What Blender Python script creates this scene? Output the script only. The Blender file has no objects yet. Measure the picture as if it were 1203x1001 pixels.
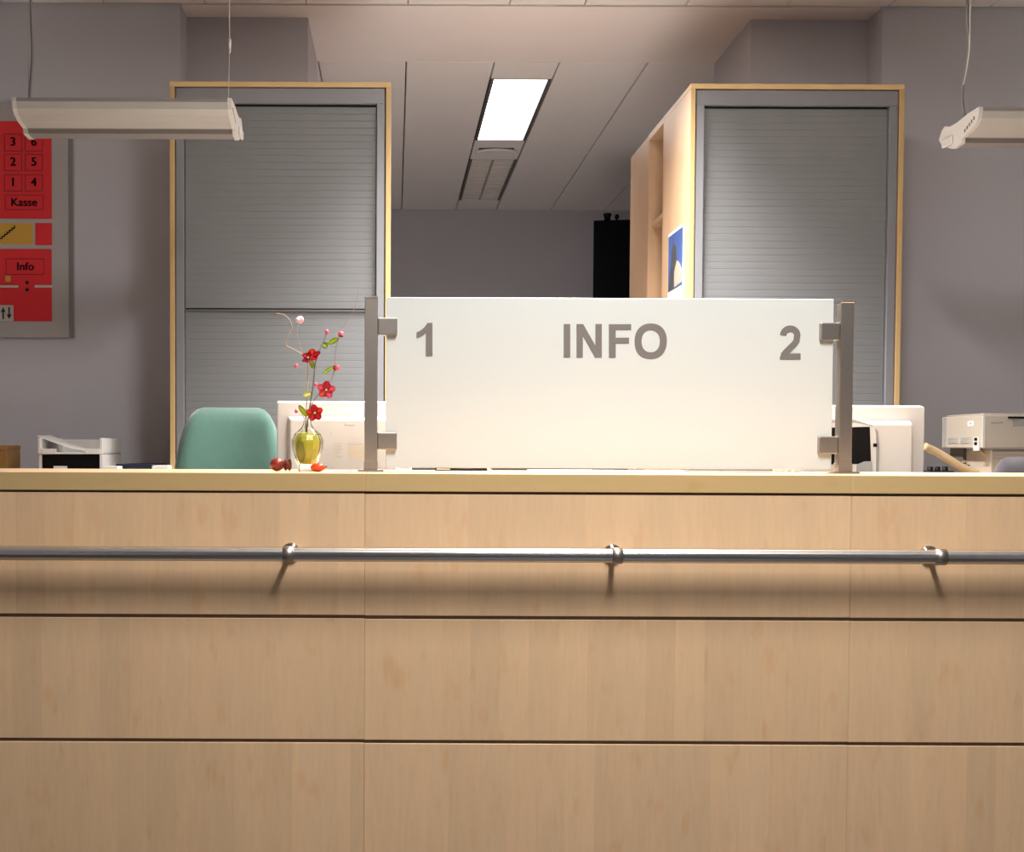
import bpy, bmesh, math, random
from mathutils import Vector, Matrix
random.seed(7)
S = bpy.context.scene
C = S.collection
PI = math.pi

# ---------------------------------------------------------------- camera
IMG_W, IMG_H = 1203.0, 1001.0
F = 1430.0                    # focal length in pixels
PX, PY = 463.0, 570.0         # principal point of the (cropped) photograph
PITCH, ROLL = math.radians(1.80), math.radians(0.25)
ZC = 1.163                    # eye height
cam_d = bpy.data.cameras.new('camera')
cam = bpy.data.objects.new('camera', cam_d); C.objects.link(cam)
cam_d.sensor_fit = 'HORIZONTAL'; cam_d.sensor_width = 36.0
cam_d.lens = F / IMG_W * 36.0
cam_d.shift_x = (IMG_W / 2 - PX) / IMG_W
cam_d.shift_y = (PY - IMG_H / 2) / IMG_W
ROT = Matrix.Rotation(PI / 2 - PITCH, 3, 'X') @ Matrix.Rotation(ROLL, 3, 'Z')
cam.location = (0, 0, ZC); cam.rotation_euler = ROT.to_euler()
cam_d.clip_start = 0.05
S.camera = cam

def at(px, py, Y):
    """the world point at depth Y that the photograph shows at (px, py)"""
    d = ROT @ Vector(((px - PX) / F, (PY - py) / F, -1.0))
    k = Y / d.y
    return Vector((d.x * k, Y, ZC + d.z * k))
def ax(px, py, Y): return at(px, py, Y).x
def az(px, py, Y): return at(px, py, Y).z

# ---------------------------------------------------------------- world and exposure
w = bpy.data.worlds.new('world'); S.world = w; w.use_nodes = True
w.node_tree.nodes['Background'].inputs[0].default_value = (0.5, 0.5, 0.55, 1)
w.node_tree.nodes['Background'].inputs[1].default_value = 0.02
S.view_settings.view_transform = 'Standard'; S.view_settings.look = 'None'
S.view_settings.gamma = 1.0; S.view_settings.use_curve_mapping = False
S.view_settings.exposure = 0.0
CEIL = ZC + 1.776
LAMP_X = 0.605                # the row of recessed lights
def troffer_light(y0, y1, power, spread, width=0.16, col=(1.0, 0.965, 0.915)):
    d = bpy.data.lights.new('troffer_light', 'AREA')
    d.shape = 'RECTANGLE'; d.size = width; d.size_y = (y1 - y0) - 0.06
    d.energy = power; d.color = col; d.spread = math.radians(spread)
    o = bpy.data.objects.new('troffer_light', d); C.objects.link(o)
    o.location = (LAMP_X, (y0 + y1) / 2, CEIL - 0.004)
    return o
LIGHT_A = (0.95, 2.15)        # over the public side of the counter
LIGHT_B = (3.30, 4.50)        # over the desk
LIGHT_C = (5.93, 7.11)        # back office
troffer_light(*LIGHT_A, 84, 176)
troffer_light(*LIGHT_B, 122, 98)
FILL_LIGHT = (-1.60, -0.40)      # unseen fill lamp added back in the hall to brighten dim walls
troffer_light(*LIGHT_C, 20, 120)
troffer_light(*FILL_LIGHT, 9, 160)

# ---------------------------------------------------------------- materials
MATS = {}
def mat(name, col, rough=0.5, metal=0.0, spec=0.5, emit=None, estr=0.0, trans=0.0, ior=1.45, coat=0.0):
    m = bpy.data.materials.new(name); m.use_nodes = True
    b = m.node_tree.nodes['Principled BSDF']
    b.inputs['Base Color'].default_value = (*col, 1)
    b.inputs['Roughness'].default_value = rough
    b.inputs['Metallic'].default_value = metal
    b.inputs['Specular IOR Level'].default_value = spec
    b.inputs['Transmission Weight'].default_value = trans
    b.inputs['IOR'].default_value = ior
    b.inputs['Coat Weight'].default_value = coat
    if emit:
        b.inputs['Emission Color'].default_value = (*emit, 1)
        b.inputs['Emission Strength'].default_value = estr
    MATS[name] = m
    return m
def N(m, t, **kw):
    n = m.node_tree.nodes.new(t)
    for k, v in kw.items(): setattr(n, k, v)
    return n
def L(m, a, b): m.node_tree.links.new(a, b)
def mottle(name, col, amt=0.08, scale=6.0, rough=0.6, bump=0.0, bscale=200, **kw):
    """plain paint or plastic with slight tonal variation and fine relief"""
    m = mat(name, col, rough, **kw); b = m.node_tree.nodes['Principled BSDF']
    g = N(m, 'ShaderNodeNewGeometry')
    n = N(m, 'ShaderNodeTexNoise'); n.inputs['Scale'].default_value = scale; n.inputs['Detail'].default_value = 4
    L(m, g.outputs['Position'], n.inputs['Vector'])
    r = N(m, 'ShaderNodeMapRange'); r.inputs[3].default_value = 1 - amt; r.inputs[4].default_value = 1 + amt
    L(m, n.outputs['Fac'], r.inputs[0])
    h = N(m, 'ShaderNodeHueSaturation'); h.inputs['Color'].default_value = (*col, 1)
    L(m, r.outputs[0], h.inputs['Value']); L(m, h.outputs[0], b.inputs['Base Color'])
    if bump:
        n2 = N(m, 'ShaderNodeTexNoise'); n2.inputs['Scale'].default_value = bscale
        L(m, g.outputs['Position'], n2.inputs['Vector'])
        bp = N(m, 'ShaderNodeBump'); bp.inputs['Strength'].default_value = bump; bp.inputs['Distance'].default_value = 0.002
        L(m, n2.outputs['Fac'], bp.inputs['Height']); L(m, bp.outputs[0], b.inputs['Normal'])
    return m
def maple(name, col, stave=0.085, along='Z', across='X', amt=0.10, rough=0.38, red=(1.03, 0.93, 0.86)):
    """maple laminate: staves of varying tone, fine grain and small flecks running along one axis"""
    m = mat(name, col, rough); b = m.node_tree.nodes['Principled BSDF']
    g = N(m, 'ShaderNodeNewGeometry'); s = N(m, 'ShaderNodeSeparateXYZ'); L(m, g.outputs['Position'], s.inputs[0])
    oi = N(m, 'ShaderNodeObjectInfo')
    # stave index, each stave shifted at random along its length
    d = N(m, 'ShaderNodeMath', operation='DIVIDE'); d.inputs[1].default_value = stave; L(m, s.outputs[across], d.inputs[0])
    ad = N(m, 'ShaderNodeMath', operation='MULTIPLY_ADD'); L(m, oi.outputs['Random'], ad.inputs[0]); ad.inputs[1].default_value = 37.0
    L(m, d.outputs[0], ad.inputs[2])
    fl = N(m, 'ShaderNodeMath', operation='FLOOR'); L(m, ad.outputs[0], fl.inputs[0])
    wn = N(m, 'ShaderNodeTexWhiteNoise', noise_dimensions='1D'); L(m, fl.outputs[0], wn.inputs['W'])
    # stretched coordinates
    mp = N(m, 'ShaderNodeMapping'); sc = {'X': 1.0, 'Y': 1.0, 'Z': 1.0}; sc[along] = 0.12
    mp.inputs['Scale'].default_value = (sc['X'], sc['Y'], sc['Z'])
    off = N(m, 'ShaderNodeVectorMath', operation='ADD'); L(m, g.outputs['Position'], off.inputs[0])
    cb = N(m, 'ShaderNodeVectorMath', operation='SCALE'); L(m, wn.outputs['Color'], cb.inputs[0]); cb.inputs['Scale'].default_value = 5.0
    L(m, cb.outputs[0], off.inputs[1]); L(m, off.outputs[0], mp.inputs['Vector'])
    n1 = N(m, 'ShaderNodeTexNoise'); n1.inputs['Scale'].default_value = 90; n1.inputs['Detail'].default_value = 5; n1.inputs['Roughness'].default_value = 0.65
    L(m, mp.outputs[0], n1.inputs['Vector'])
    n2 = N(m, 'ShaderNodeTexNoise'); n2.inputs['Scale'].default_value = 14; n2.inputs['Detail'].default_value = 3
    L(m, mp.outputs[0], n2.inputs['Vector'])
    mp2 = N(m, 'ShaderNodeMapping'); sc2 = {'X': 1.0, 'Y': 1.0, 'Z': 1.0}; sc2[along] = 0.45
    mp2.inputs['Scale'].default_value = (sc2['X'], sc2['Y'], sc2['Z']); L(m, off.outputs[0], mp2.inputs['Vector'])
    n3 = N(m, 'ShaderNodeTexNoise'); n3.inputs['Scale'].default_value = 22; n3.inputs['Detail'].default_value = 2
    L(m, mp2.outputs[0], n3.inputs['Vector'])
    fk = N(m, 'ShaderNodeMapRange'); fk.inputs[1].default_value = 0.60; fk.inputs[2].default_value = 0.74
    L(m, n3.outputs['Fac'], fk.inputs[0])
    # value
    v = N(m, 'ShaderNodeMath', operation='MULTIPLY_ADD'); L(m, wn.outputs['Value'], v.inputs[0]); v.inputs[1].default_value = amt * 0.75; v.inputs[2].default_value = 1 - amt * 1.85
    v2 = N(m, 'ShaderNodeMath', operation='MULTIPLY_ADD'); L(m, n1.outputs['Fac'], v2.inputs[0]); v2.inputs[1].default_value = amt * 1.6; L(m, v.outputs[0], v2.inputs[2])
    v3 = N(m, 'ShaderNodeMath', operation='MULTIPLY_ADD'); L(m, n2.outputs['Fac'], v3.inputs[0]); v3.inputs[1].default_value = amt * 1.4; L(m, v2.outputs[0], v3.inputs[2])
    h = N(m, 'ShaderNodeHueSaturation'); h.inputs['Color'].default_value = (*col, 1); L(m, v3.outputs[0], h.inputs['Value'])
    mx = N(m, 'ShaderNodeMix', data_type='RGBA', blend_type='MULTIPLY'); L(m, h.outputs[0], mx.inputs[6])
    mx.inputs[7].default_value = (*red, 1)
    L(m, n2.outputs['Fac'], mx.inputs[0])
    mx2 = N(m, 'ShaderNodeMix', data_type='RGBA', blend_type='MULTIPLY'); L(m, mx.outputs[2], mx2.inputs[6])
    mx2.inputs[7].default_value = (0.88, 0.72, 0.56, 1)
    fm = N(m, 'ShaderNodeMath', operation='MULTIPLY'); L(m, fk.outputs[0], fm.inputs[0]); fm.inputs[1].default_value = 0.42
    L(m, fm.outputs[0], mx2.inputs[0]); L(m, mx2.outputs[2], b.inputs['Base Color'])
    return m

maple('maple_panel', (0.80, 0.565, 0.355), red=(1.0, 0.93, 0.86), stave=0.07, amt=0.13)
maple('maple_edge', (0.62, 0.455, 0.22), along='X', across='Z', stave=0.2, amt=0.06)
maple('maple_edge_upright', (0.50, 0.36, 0.165), along='Z', across='X', stave=0.2, amt=0.06)
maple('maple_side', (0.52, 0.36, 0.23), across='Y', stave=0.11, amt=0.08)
mottle('desk_white', (0.86, 0.84, 0.81), 0.02, 10, 0.5)
mat('carcass', (0.22, 0.165, 0.13), 0.8)
mottle('wall_paint', (0.57, 0.57, 0.625), 0.03, 2.5, 0.85, bump=0.15, bscale=350)
mottle('soffit_paint', (0.84, 0.78, 0.76), 0.03, 3, 0.85, bump=0.1)
mottle('ceiling_panel', (0.86, 0.83, 0.81), 0.02, 3, 0.6)
mottle('ceiling_void', (0.03, 0.028, 0.028), 0.1, 3, 0.9)
mottle('floor_hall', (0.05, 0.05, 0.055), 0.2, 30, 0.6)
mottle('floor_lino', (0.50, 0.44, 0.42), 0.12, 9, 0.55)
mottle('tambour_grey', (0.20, 0.204, 0.212), 0.04, 8, 0.42, metal=0.2)
mottle('frame_grey', (0.25, 0.25, 0.27), 0.03, 8, 0.4, metal=0.3)
mat('gap_black', (0.006, 0.006, 0.007), 0.7)
mat('black_lacquer', (0.0025, 0.0025, 0.003), 0.8, spec=0.02)
def brushed(name, col, rough):
    m = mottle(name, col, 0.05, 60, rough, metal=1.0); return m
st_ = brushed('steel', (0.80, 0.79, 0.78), 0.30)
tn_ = N(st_, 'ShaderNodeTangent', direction_type='RADIAL', axis='X')
L(st_, tn_.outputs[0], st_.node_tree.nodes['Principled BSDF'].inputs['Tangent'])
st_.node_tree.nodes['Principled BSDF'].inputs['Anisotropic'].default_value = 0.85
st_.node_tree.nodes['Principled BSDF'].inputs['Anisotropic Rotation'].default_value = 0.25
brushed('steel_satin', (0.45, 0.415, 0.38), 0.42)
mat('chrome', (0.75, 0.73, 0.70), 0.10, 1.0)
mottle('letter_grey', (0.20, 0.18, 0.17), 0.03, 40, 0.5)
mottle('plastic_white', (0.60, 0.575, 0.55), 0.015, 20, 0.45)
mottle('tray_white', (0.84, 0.82, 0.80), 0.02, 20, 0.45)
mottle('plastic_beige', (0.44, 0.39, 0.33), 0.03, 20, 0.5)
mottle('plastic_cream', (0.42, 0.31, 0.18), 0.04, 20, 0.5)
mottle('plastic_grey', (0.30, 0.30, 0.30), 0.04, 20, 0.5)
mat('plastic_black', (0.005, 0.005, 0.006), 0.5, spec=0.15)
mottle('lamp_housing', (0.24, 0.22, 0.21), 0.03, 20, 0.45)
mottle('lamp_cap', (0.60, 0.57, 0.54), 0.02, 20, 0.4)
mottle('lamp_diffuser', (0.44, 0.415, 0.385), 0.05, 14, 0.35)
mat('cable_grey', (0.16, 0.15, 0.15), 0.5)
mat('wire_pale', (0.55, 0.52, 0.48), 0.4, 0.4)
mottle('fabric_green', (0.043, 0.112, 0.086), 0.10, 60, 0.9, bump=0.5, bscale=900)
mottle('fabric_mauve', (0.055, 0.045, 0.056), 0.10, 60, 0.9, bump=0.5, bscale=900)
for f_ in ('fabric_green', 'fabric_mauve'): MATS[f_].node_tree.nodes['Principled BSDF'].inputs['Sheen Weight'].default_value = 0.5
mottle('paper', (0.80, 0.79, 0.77), 0.02, 20, 0.7)
mottle('board_grey', (0.44, 0.42, 0.42), 0.02, 8, 0.5)
mottle('sign_red', (0.72, 0.03, 0.04), 0.03, 12, 0.45)
mottle('sign_red_dark', (0.24, 0.012, 0.015), 0.03, 12, 0.45)
mottle('sign_yellow', (0.62, 0.36, 0.06), 0.03, 12, 0.45)
mat('sign_ink', (0.012, 0.010, 0.010), 0.5)
mottle('sign_white', (0.55, 0.53, 0.52), 0.02, 12, 0.5)
mottle('print_sky', (0.05, 0.09, 0.25), 0.3, 6, 0.4)
mottle('print_tower', (0.055, 0.055, 0.06), 0.35, 30, 0.4)
mottle('print_stone', (0.38, 0.34, 0.28), 0.3, 40, 0.4)
mottle('wood_box', (0.32, 0.17, 0.055), 0.08, 20, 0.5)
mottle('folder_blue', (0.012, 0.016, 0.045), 0.1, 20, 0.5)
mat('louvre', (0.80, 0.77, 0.73), 0.45)
mat('louvre_spine', (0.35, 0.33, 0.31), 0.5)
mat('louvre_dark', (0.10, 0.095, 0.09), 0.5)
mat('lamp_lit', (1, 1, 1), 0.5, emit=(1.0, 0.97, 0.93), estr=6.0)
mat('petal_red', (0.62, 0.015, 0.035), 0.5); mat('petal_pink', (0.80, 0.12, 0.20), 0.5); mat('petal_pale', (0.85, 0.42, 0.48), 0.5)
mat('petal_orange', (0.72, 0.07, 0.03), 0.5); mat('stamen', (0.8, 0.55, 0.2), 0.5); mat('bud_dark', (0.28, 0.008, 0.03), 0.5)
mat('leaf_green', (0.42, 0.55, 0.05), 0.5); mat('leaf_pale', (0.66, 0.72, 0.25), 0.5)
mat('twig_dark', (0.13, 0.15, 0.13), 0.7); mat('twig_tan', (0.50, 0.36, 0.24), 0.7); mat('twig_mauve', (0.30, 0.22, 0.21), 0.7)
mottle('berry_red', (0.22, 0.025, 0.015), 0.15, 60, 0.35); mottle('berry_brown', (0.14, 0.03, 0.015), 0.2, 80, 0.5); mottle('berry_orange', (0.62, 0.06, 0.012), 0.1, 60, 0.35)
mottle('stone_yellow', (0.62, 0.56, 0.05), 0.15, 60, 0.4); mottle('stone_olive', (0.28, 0.26, 0.03), 0.2, 60, 0.4)
mat('clear_glass', (0.98, 1.0, 0.98), 0.02, trans=1.0, ior=1.3)
def frosted():
    m = mat('frosted_glass', (0.715, 0.745, 0.735), 0.34); nt = m.node_tree
    b = nt.nodes['Principled BSDF']; o = nt.nodes['Material Output']
    t = N(m, 'ShaderNodeBsdfTranslucent'); t.inputs[0].default_value = (0.90, 0.92, 0.88, 1)
    x = N(m, 'ShaderNodeMixShader'); x.inputs[0].default_value = 0.04
    L(m, b.outputs[0], x.inputs[1]); L(m, t.outputs[0], x.inputs[2]); L(m, x.outputs[0], o.inputs[0])
frosted()
mat('glass_edge', (0.80, 0.88, 0.82), 0.15)

# ---------------------------------------------------------------- shape helpers
def BM(): return bmesh.new()
def box(bm, x0, x1, y0, y1, z0, z1, bev=0.0, seg=1):
    b = bmesh.new()
    r = bmesh.ops.create_cube(b, size=1.0)
    bmesh.ops.scale(b, vec=(x1 - x0, y1 - y0, z1 - z0), verts=b.verts)
    bmesh.ops.translate(b, vec=((x0 + x1) / 2, (y0 + y1) / 2, (z0 + z1) / 2), verts=b.verts)
    if bev: bmesh.ops.bevel(b, geom=b.edges[:], offset=bev, segments=seg, affect='EDGES', profile=0.5)
    join(bm, b); return bm
def join(bm, b):
    me = bpy.data.meshes.new('tmp'); b.to_mesh(me); b.free(); bm.from_mesh(me); bpy.data.meshes.remove(me)
def Box(*a, **k): return box(BM(), *a, **k)
def tube(bm, pts, r, seg=8, cap=True):
    """a tube along a polyline; r is a number or one radius per point"""
    pts = [Vector(p) for p in pts]; n = len(pts); rs = r if isinstance(r, (list, tuple)) else [r] * n
    rings = []; prev = None
    for i, p in enumerate(pts):
        t = (pts[min(i + 1, n - 1)] - pts[max(i - 1, 0)]).normalized()
        if prev is None:
            u = t.orthogonal().normalized()
        else:
            u = (prev - t * prev.dot(t)).normalized()
        prev = u; v = t.cross(u)
        rings.append([bm.verts.new(p + (u * math.cos(a) + v * math.sin(a)) * rs[i]) for a in [2 * PI * k / seg for k in range(seg)]])
    for i in range(n - 1):
        for k in range(seg):
            f = bm.faces.new((rings[i][k], rings[i][(k + 1) % seg], rings[i + 1][(k + 1) % seg], rings[i + 1][k])); f.smooth = True
    if cap:
        bm.faces.new(rings[0][::-1]); bm.faces.new(rings[-1])
    return bm
def Tube(*a, **k): return tube(BM(), *a, **k)
def smooth_path(pts, sub=4):
    pts = [Vector(p) for p in pts]; out = []
    for i in range(len(pts) - 1):
        p0, p1, p2, p3 = pts[max(i - 1, 0)], pts[i], pts[i + 1], pts[min(i + 2, len(pts) - 1)]
        for k in range(sub):
            t = k / sub
            out.append(0.5 * ((2 * p1) + (p2 - p0) * t + (2 * p0 - 5 * p1 + 4 * p2 - p3) * t * t + (3 * p1 - p0 - 3 * p2 + p3) * t ** 3))
    out.append(pts[-1]); return out
def lathe(bm, prof, c=(0, 0, 0), seg=24, axis='Z', smooth=True, closed=False):
    """revolve (radius, height) pairs about an axis through c"""
    c = Vector(c); rings = []
    for r, h in prof:
        ring = []
        for k in range(seg):
            a = 2 * PI * k / seg; p = (r * math.cos(a), r * math.sin(a))
            q = {'Z': (p[0], p[1], h), 'Y': (p[0], h, p[1]), 'X': (h, p[0], p[1])}[axis]
            ring.append(bm.verts.new(c + Vector(q)))
        rings.append(ring)
    m = len(rings)
    for i in range(m if closed else m - 1):
        A, B = rings[i], rings[(i + 1) % m]
        for k in range(seg):
            f = bm.faces.new((A[k], A[(k + 1) % seg], B[(k + 1) % seg], B[k])); f.smooth = smooth
    if not closed:
        bm.faces.new(rings[0][::-1]); bm.faces.new(rings[-1])
    bmesh.ops.recalc_face_normals(bm, faces=bm.faces)
    return bm
def Lathe(*a, **k): return lathe(BM(), *a, **k)
def prism(bm, poly, plane, a, b):
    """extrude a 2D outline; plane 'XZ' extrudes along Y, 'YZ' along X, 'XY' along Z"""
    def P(u, v, w): return {'XZ': (u, w, v), 'YZ': (w, u, v), 'XY': (u, v, w)}[plane]
    A = [bm.verts.new(P(u, v, a)) for u, v in poly]; B = [bm.verts.new(P(u, v, b)) for u, v in poly]
    n = len(poly)
    fs = [bm.faces.new(A), bm.faces.new(B[::-1])]
    for f_ in fs: f_.normal_update()
    for i in range(n): fs.append(bm.faces.new((A[i], B[i], B[(i + 1) % n], A[(i + 1) % n])))
    bmesh.ops.triangulate(bm, faces=fs[:2])
    bmesh.ops.recalc_face_normals(bm, faces=bm.faces)
    return bm
def Prism(*a, **k): return prism(BM(), *a, **k)
def ball(bm, c, r, scale=(1, 1, 1), sub=2, rot=None):
    b = bmesh.new(); bmesh.ops.create_icosphere(b, subdivisions=sub, radius=r)
    bmesh.ops.scale(b, vec=scale, verts=b.verts)
    if rot is not None: bmesh.ops.rotate(b, matrix=rot, verts=b.verts)
    bmesh.ops.translate(b, vec=c, verts=b.verts)
    for f in b.faces: f.smooth = True
    join(bm, b); return bm
def Ball(*a, **k): return ball(BM(), *a, **k)

# ---------------------------------------------------------------- object helpers
def rootloc(p):
    v = Vector((0, 0, 0))
    while p is not None: v += p.location; p = p.parent
    return v
def obj(name, bm, m, parent=None, local=False, smooth=False):
    """one mesh object; coordinates are world ones unless local"""
    if parent is not None and not local: bmesh.ops.translate(bm, vec=-rootloc(parent), verts=bm.verts)
    me = bpy.data.meshes.new(name); bm.to_mesh(me); bm.free()
    for k in (m if isinstance(m, (list, tuple)) else [m]): me.materials.append(MATS[k])
    if smooth:
        for p in me.polygons: p.use_smooth = True
    o = bpy.data.objects.new(name, me); C.objects.link(o); o.parent = parent
    return o
def tag(o, label=None, cat=None, group=None, kind=None):
    if label: o['label'] = label
    if cat: o['category'] = cat
    if group: o['group'] = group
    if kind: o['kind'] = kind
    return o
def thing(name, loc, label, cat, group=None, rz=0.0):
    o = bpy.data.objects.new(name, None); C.objects.link(o); o.location = loc; o.rotation_euler = (0, 0, rz)
    o.empty_display_size = 0.1
    return tag(o, label, cat, group)
def struct(name, bm, m, label=None): return tag(obj(name, bm, m), label, kind='structure')
def piece(name, me, parent, loc):
    o = bpy.data.objects.new(name, me); C.objects.link(o); o.parent = parent; o.location = loc; return o
def mesh_of(bm, m):
    me = bpy.data.meshes.new('piece'); bm.to_mesh(me); bm.free(); me.materials.append(MATS[m]); return me
def edge_faces(o, axis, sign, slot):
    for p in o.data.polygons:
        if p.normal[axis] * sign > 0.9: p.material_index = slot
def text_mesh(s, size, bold=0.0, depth=0.001):
    cu = bpy.data.curves.new('lettering', 'FONT'); cu.body = s; cu.size = size; cu.offset = bold; cu.extrude = depth
    cu.align_x = 'CENTER'; cu.align_y = 'CENTER'
    o = bpy.data.objects.new('lettering', cu); C.objects.link(o)
    dg = bpy.context.evaluated_depsgraph_get()
    me = bpy.data.meshes.new_from_object(o.evaluated_get(dg))
    C.objects.unlink(o); bpy.data.objects.remove(o); bpy.data.curves.remove(cu)
    return me

# ================================================================ the setting
XL, XR = -3.6, 4.6
YB, YF = 9.17, -3.2
YW, YS = 4.95, 5.68           # partition wall face, end of the plaster soffit
EDGE_L = ax(212, 50, YW); EDGE_R = ax(1036, 60, YW)
PIER_L = ax(362, 60, 5.10); PIER_R = ax(882, 60, 5.10)
struct('floor', Box(XL - .2, XR + .2, YF - .2, 3.05, -0.12, 0.0), 'floor_hall')
struct('floor_office', Box(XL - .2, XR + .2, 3.05, YB + .2, -0.12, 0.0), 'floor_lino')
struct('wall_left', Box(XL - 0.15, XL, YF, YB, 0, CEIL + .1), 'wall_paint')
struct('wall_right', Box(XR, XR + 0.15, YF, YB, 0, CEIL + .1), 'wall_paint')
struct('wall_front', Box(XL - .15, XR + .15, YF - 0.15, YF, 0, CEIL + .1), 'wall_paint')
struct('wall_back', Box(XL - .15, XR + .15, YB, YB + 0.15, 0, CEIL + .1), 'wall_paint')
struct('wall_partition_left', Box(XL, EDGE_L, YW, YS, 0, CEIL + .02), 'wall_paint')
struct('wall_partition_right', Box(EDGE_R, XR, YW, YS, 0, CEIL + .02), 'wall_paint')
struct('wall_pier_left', Box(EDGE_L, PIER_L, 5.10, YS, 0, CEIL + .02), 'wall_paint')
struct('wall_pier_right', Box(PIER_R, EDGE_R, 5.10, YS, 0, CEIL + .02), 'wall_paint')
struct('trim_soffit', Box(EDGE_L - .3, EDGE_R + .3, YW + 0.012, YS - 0.008, CEIL, CEIL + 0.06), 'soffit_paint')
ceil = struct('ceiling', Box(XL - .15, XR + .15, YF - .15, YB + .15, CEIL + 0.10, CEIL + 0.22), 'ceiling_void')
# long metal ceiling panels with dark joints, left out where lights and vents are set in
J0, J1, PW, GAP = 0.455, 0.755, 0.4075, 0.006
def cpanel(x0, x1, y0, y1):
    g = GAP / 2
    bm = Box(x0 + g, x1 - g, y0, y1, CEIL, CEIL + 0.03, bev=0.002)
    return obj('ceiling_panel', bm, 'ceiling_panel', ceil)
cols = []
x = J0
while x > XL + 0.02: cols.append((max(x - PW, XL), x)); x -= PW
x = J1
while x < XR - 0.02: cols.append((x, min(x + PW, XR))); x += PW
for a, b in cols:
    cpanel(a, b, YF, YW - 0.006); cpanel(a, b, YS, YB)
D_LIGHT = (7.58, 8.82)
for a, b in ((YF, FILL_LIGHT[0]), (FILL_LIGHT[1], LIGHT_A[0]), (LIGHT_A[1], LIGHT_B[0]), (LIGHT_B[1], YW - 0.006), (YS, LIGHT_C[0]), (D_LIGHT[1], YB)):
    cpanel(J0, J1, a + 0.002, b - 0.002)

# ================================================================ reception counter
YC = 2.90
JX = [428 - 570 * 2, 428 - 570, 428, 998, 1568, 1568 + 570]
CX = [ax(j, 760, YC) for j in JX]
ZT = az(463, 556, YC)                      # top of the worktop
ZS = az(463, 577.5, YC)                    # underside of the worktop edge
R0 = az(463, 580.5, YC); PITCHZ = (az(463, 580.5, YC) - az(463, 727.5, YC))
counter = thing('reception_counter', ((CX[0] + CX[-1]) / 2, YC, 0), 'long maple laminate reception counter with a steel handrail along its front', 'counter')
obj('carcass', Box(CX[0] + .01, CX[-1] - .01, YC + 0.0085, YC + 0.30, 0.061, ZS - 0.001), 'carcass', counter)
obj('plinth', Box(CX[0] + .01, CX[-1] - .01, YC + 0.03, YC + 0.30, 0.0, 0.0605), 'carcass', counter)
# five columns of panels in rows, joints recessed
rows = []
z = R0
while z > 0.12: rows.append((z, max(z - PITCHZ + 0.0085, 0.06))); z -= PITCHZ
for ci in range(len(CX) - 1):
    dz = (0.001, 0.001, 0.0, -0.0005, -0.0005, 0.0)[ci]
    for zt, zb in rows:
        hw, hh = (CX[ci + 1] - CX[ci]) / 2 - 0.0002, (zt - zb) / 2
        bm = Box(-hw, hw, 0, 0.008, -hh, hh, bev=0.001)
        p = obj('panel', bm, 'maple_panel', counter, local=True)
        p.location = Vector(((CX[ci] + CX[ci + 1]) / 2, YC, (zt + zb) / 2 + dz)) - counter.location
# handrail
RY = YC - 0.062; RZ = az(463, 651.7, RY); RR = 0.0170
rail = obj('handrail', Lathe([(RR, CX[0] + .02), (RR, CX[-1] - .02)], (0, RY, RZ), 28, 'X'), 'steel', counter)
for px in (341.5, 719, 1090.5, 341.5 - 378, 1090.5 + 374):
    bx = ax(px, 654, YC)
    br = obj('bracket', Lathe([(0.0225, -0.001), (0.0225, -0.006), (0.021, -0.008), (0.0065, -0.009), (0.0065, RY - YC + 0.01)][::1], (bx, YC, RZ), 24, 'Y'), 'chrome', rail)
    obj('clamp', Lathe([(RR + 0.0005, bx - 0.0125), (RR + 0.0022, bx - 0.0120), (RR + 0.0022, bx + 0.0120), (RR + 0.0005, bx + 0.0125)], (0, RY, RZ), 28, 'X'), 'steel_satin', rail)
top = thing('counter_top', ((CX[0] + CX[-1]) / 2, YC, ZS), 'thick maple worktop with golden edge running along the reception counter', 'worktop')
YTB = YC + 0.40
for ci in range(len(CX) - 1):
    dz = (0.0015, 0.001, 0.0, -0.001, 0, 0)[ci] * 0
    o = obj('worktop_segment', Box(CX[ci] + .0001, CX[ci + 1] - .0001, YC - 0.004, YTB, ZS, ZT, bev=0.0012), ['maple_panel', 'maple_edge'], top)
    edge_faces(o, 1, -1, 1)

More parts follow.
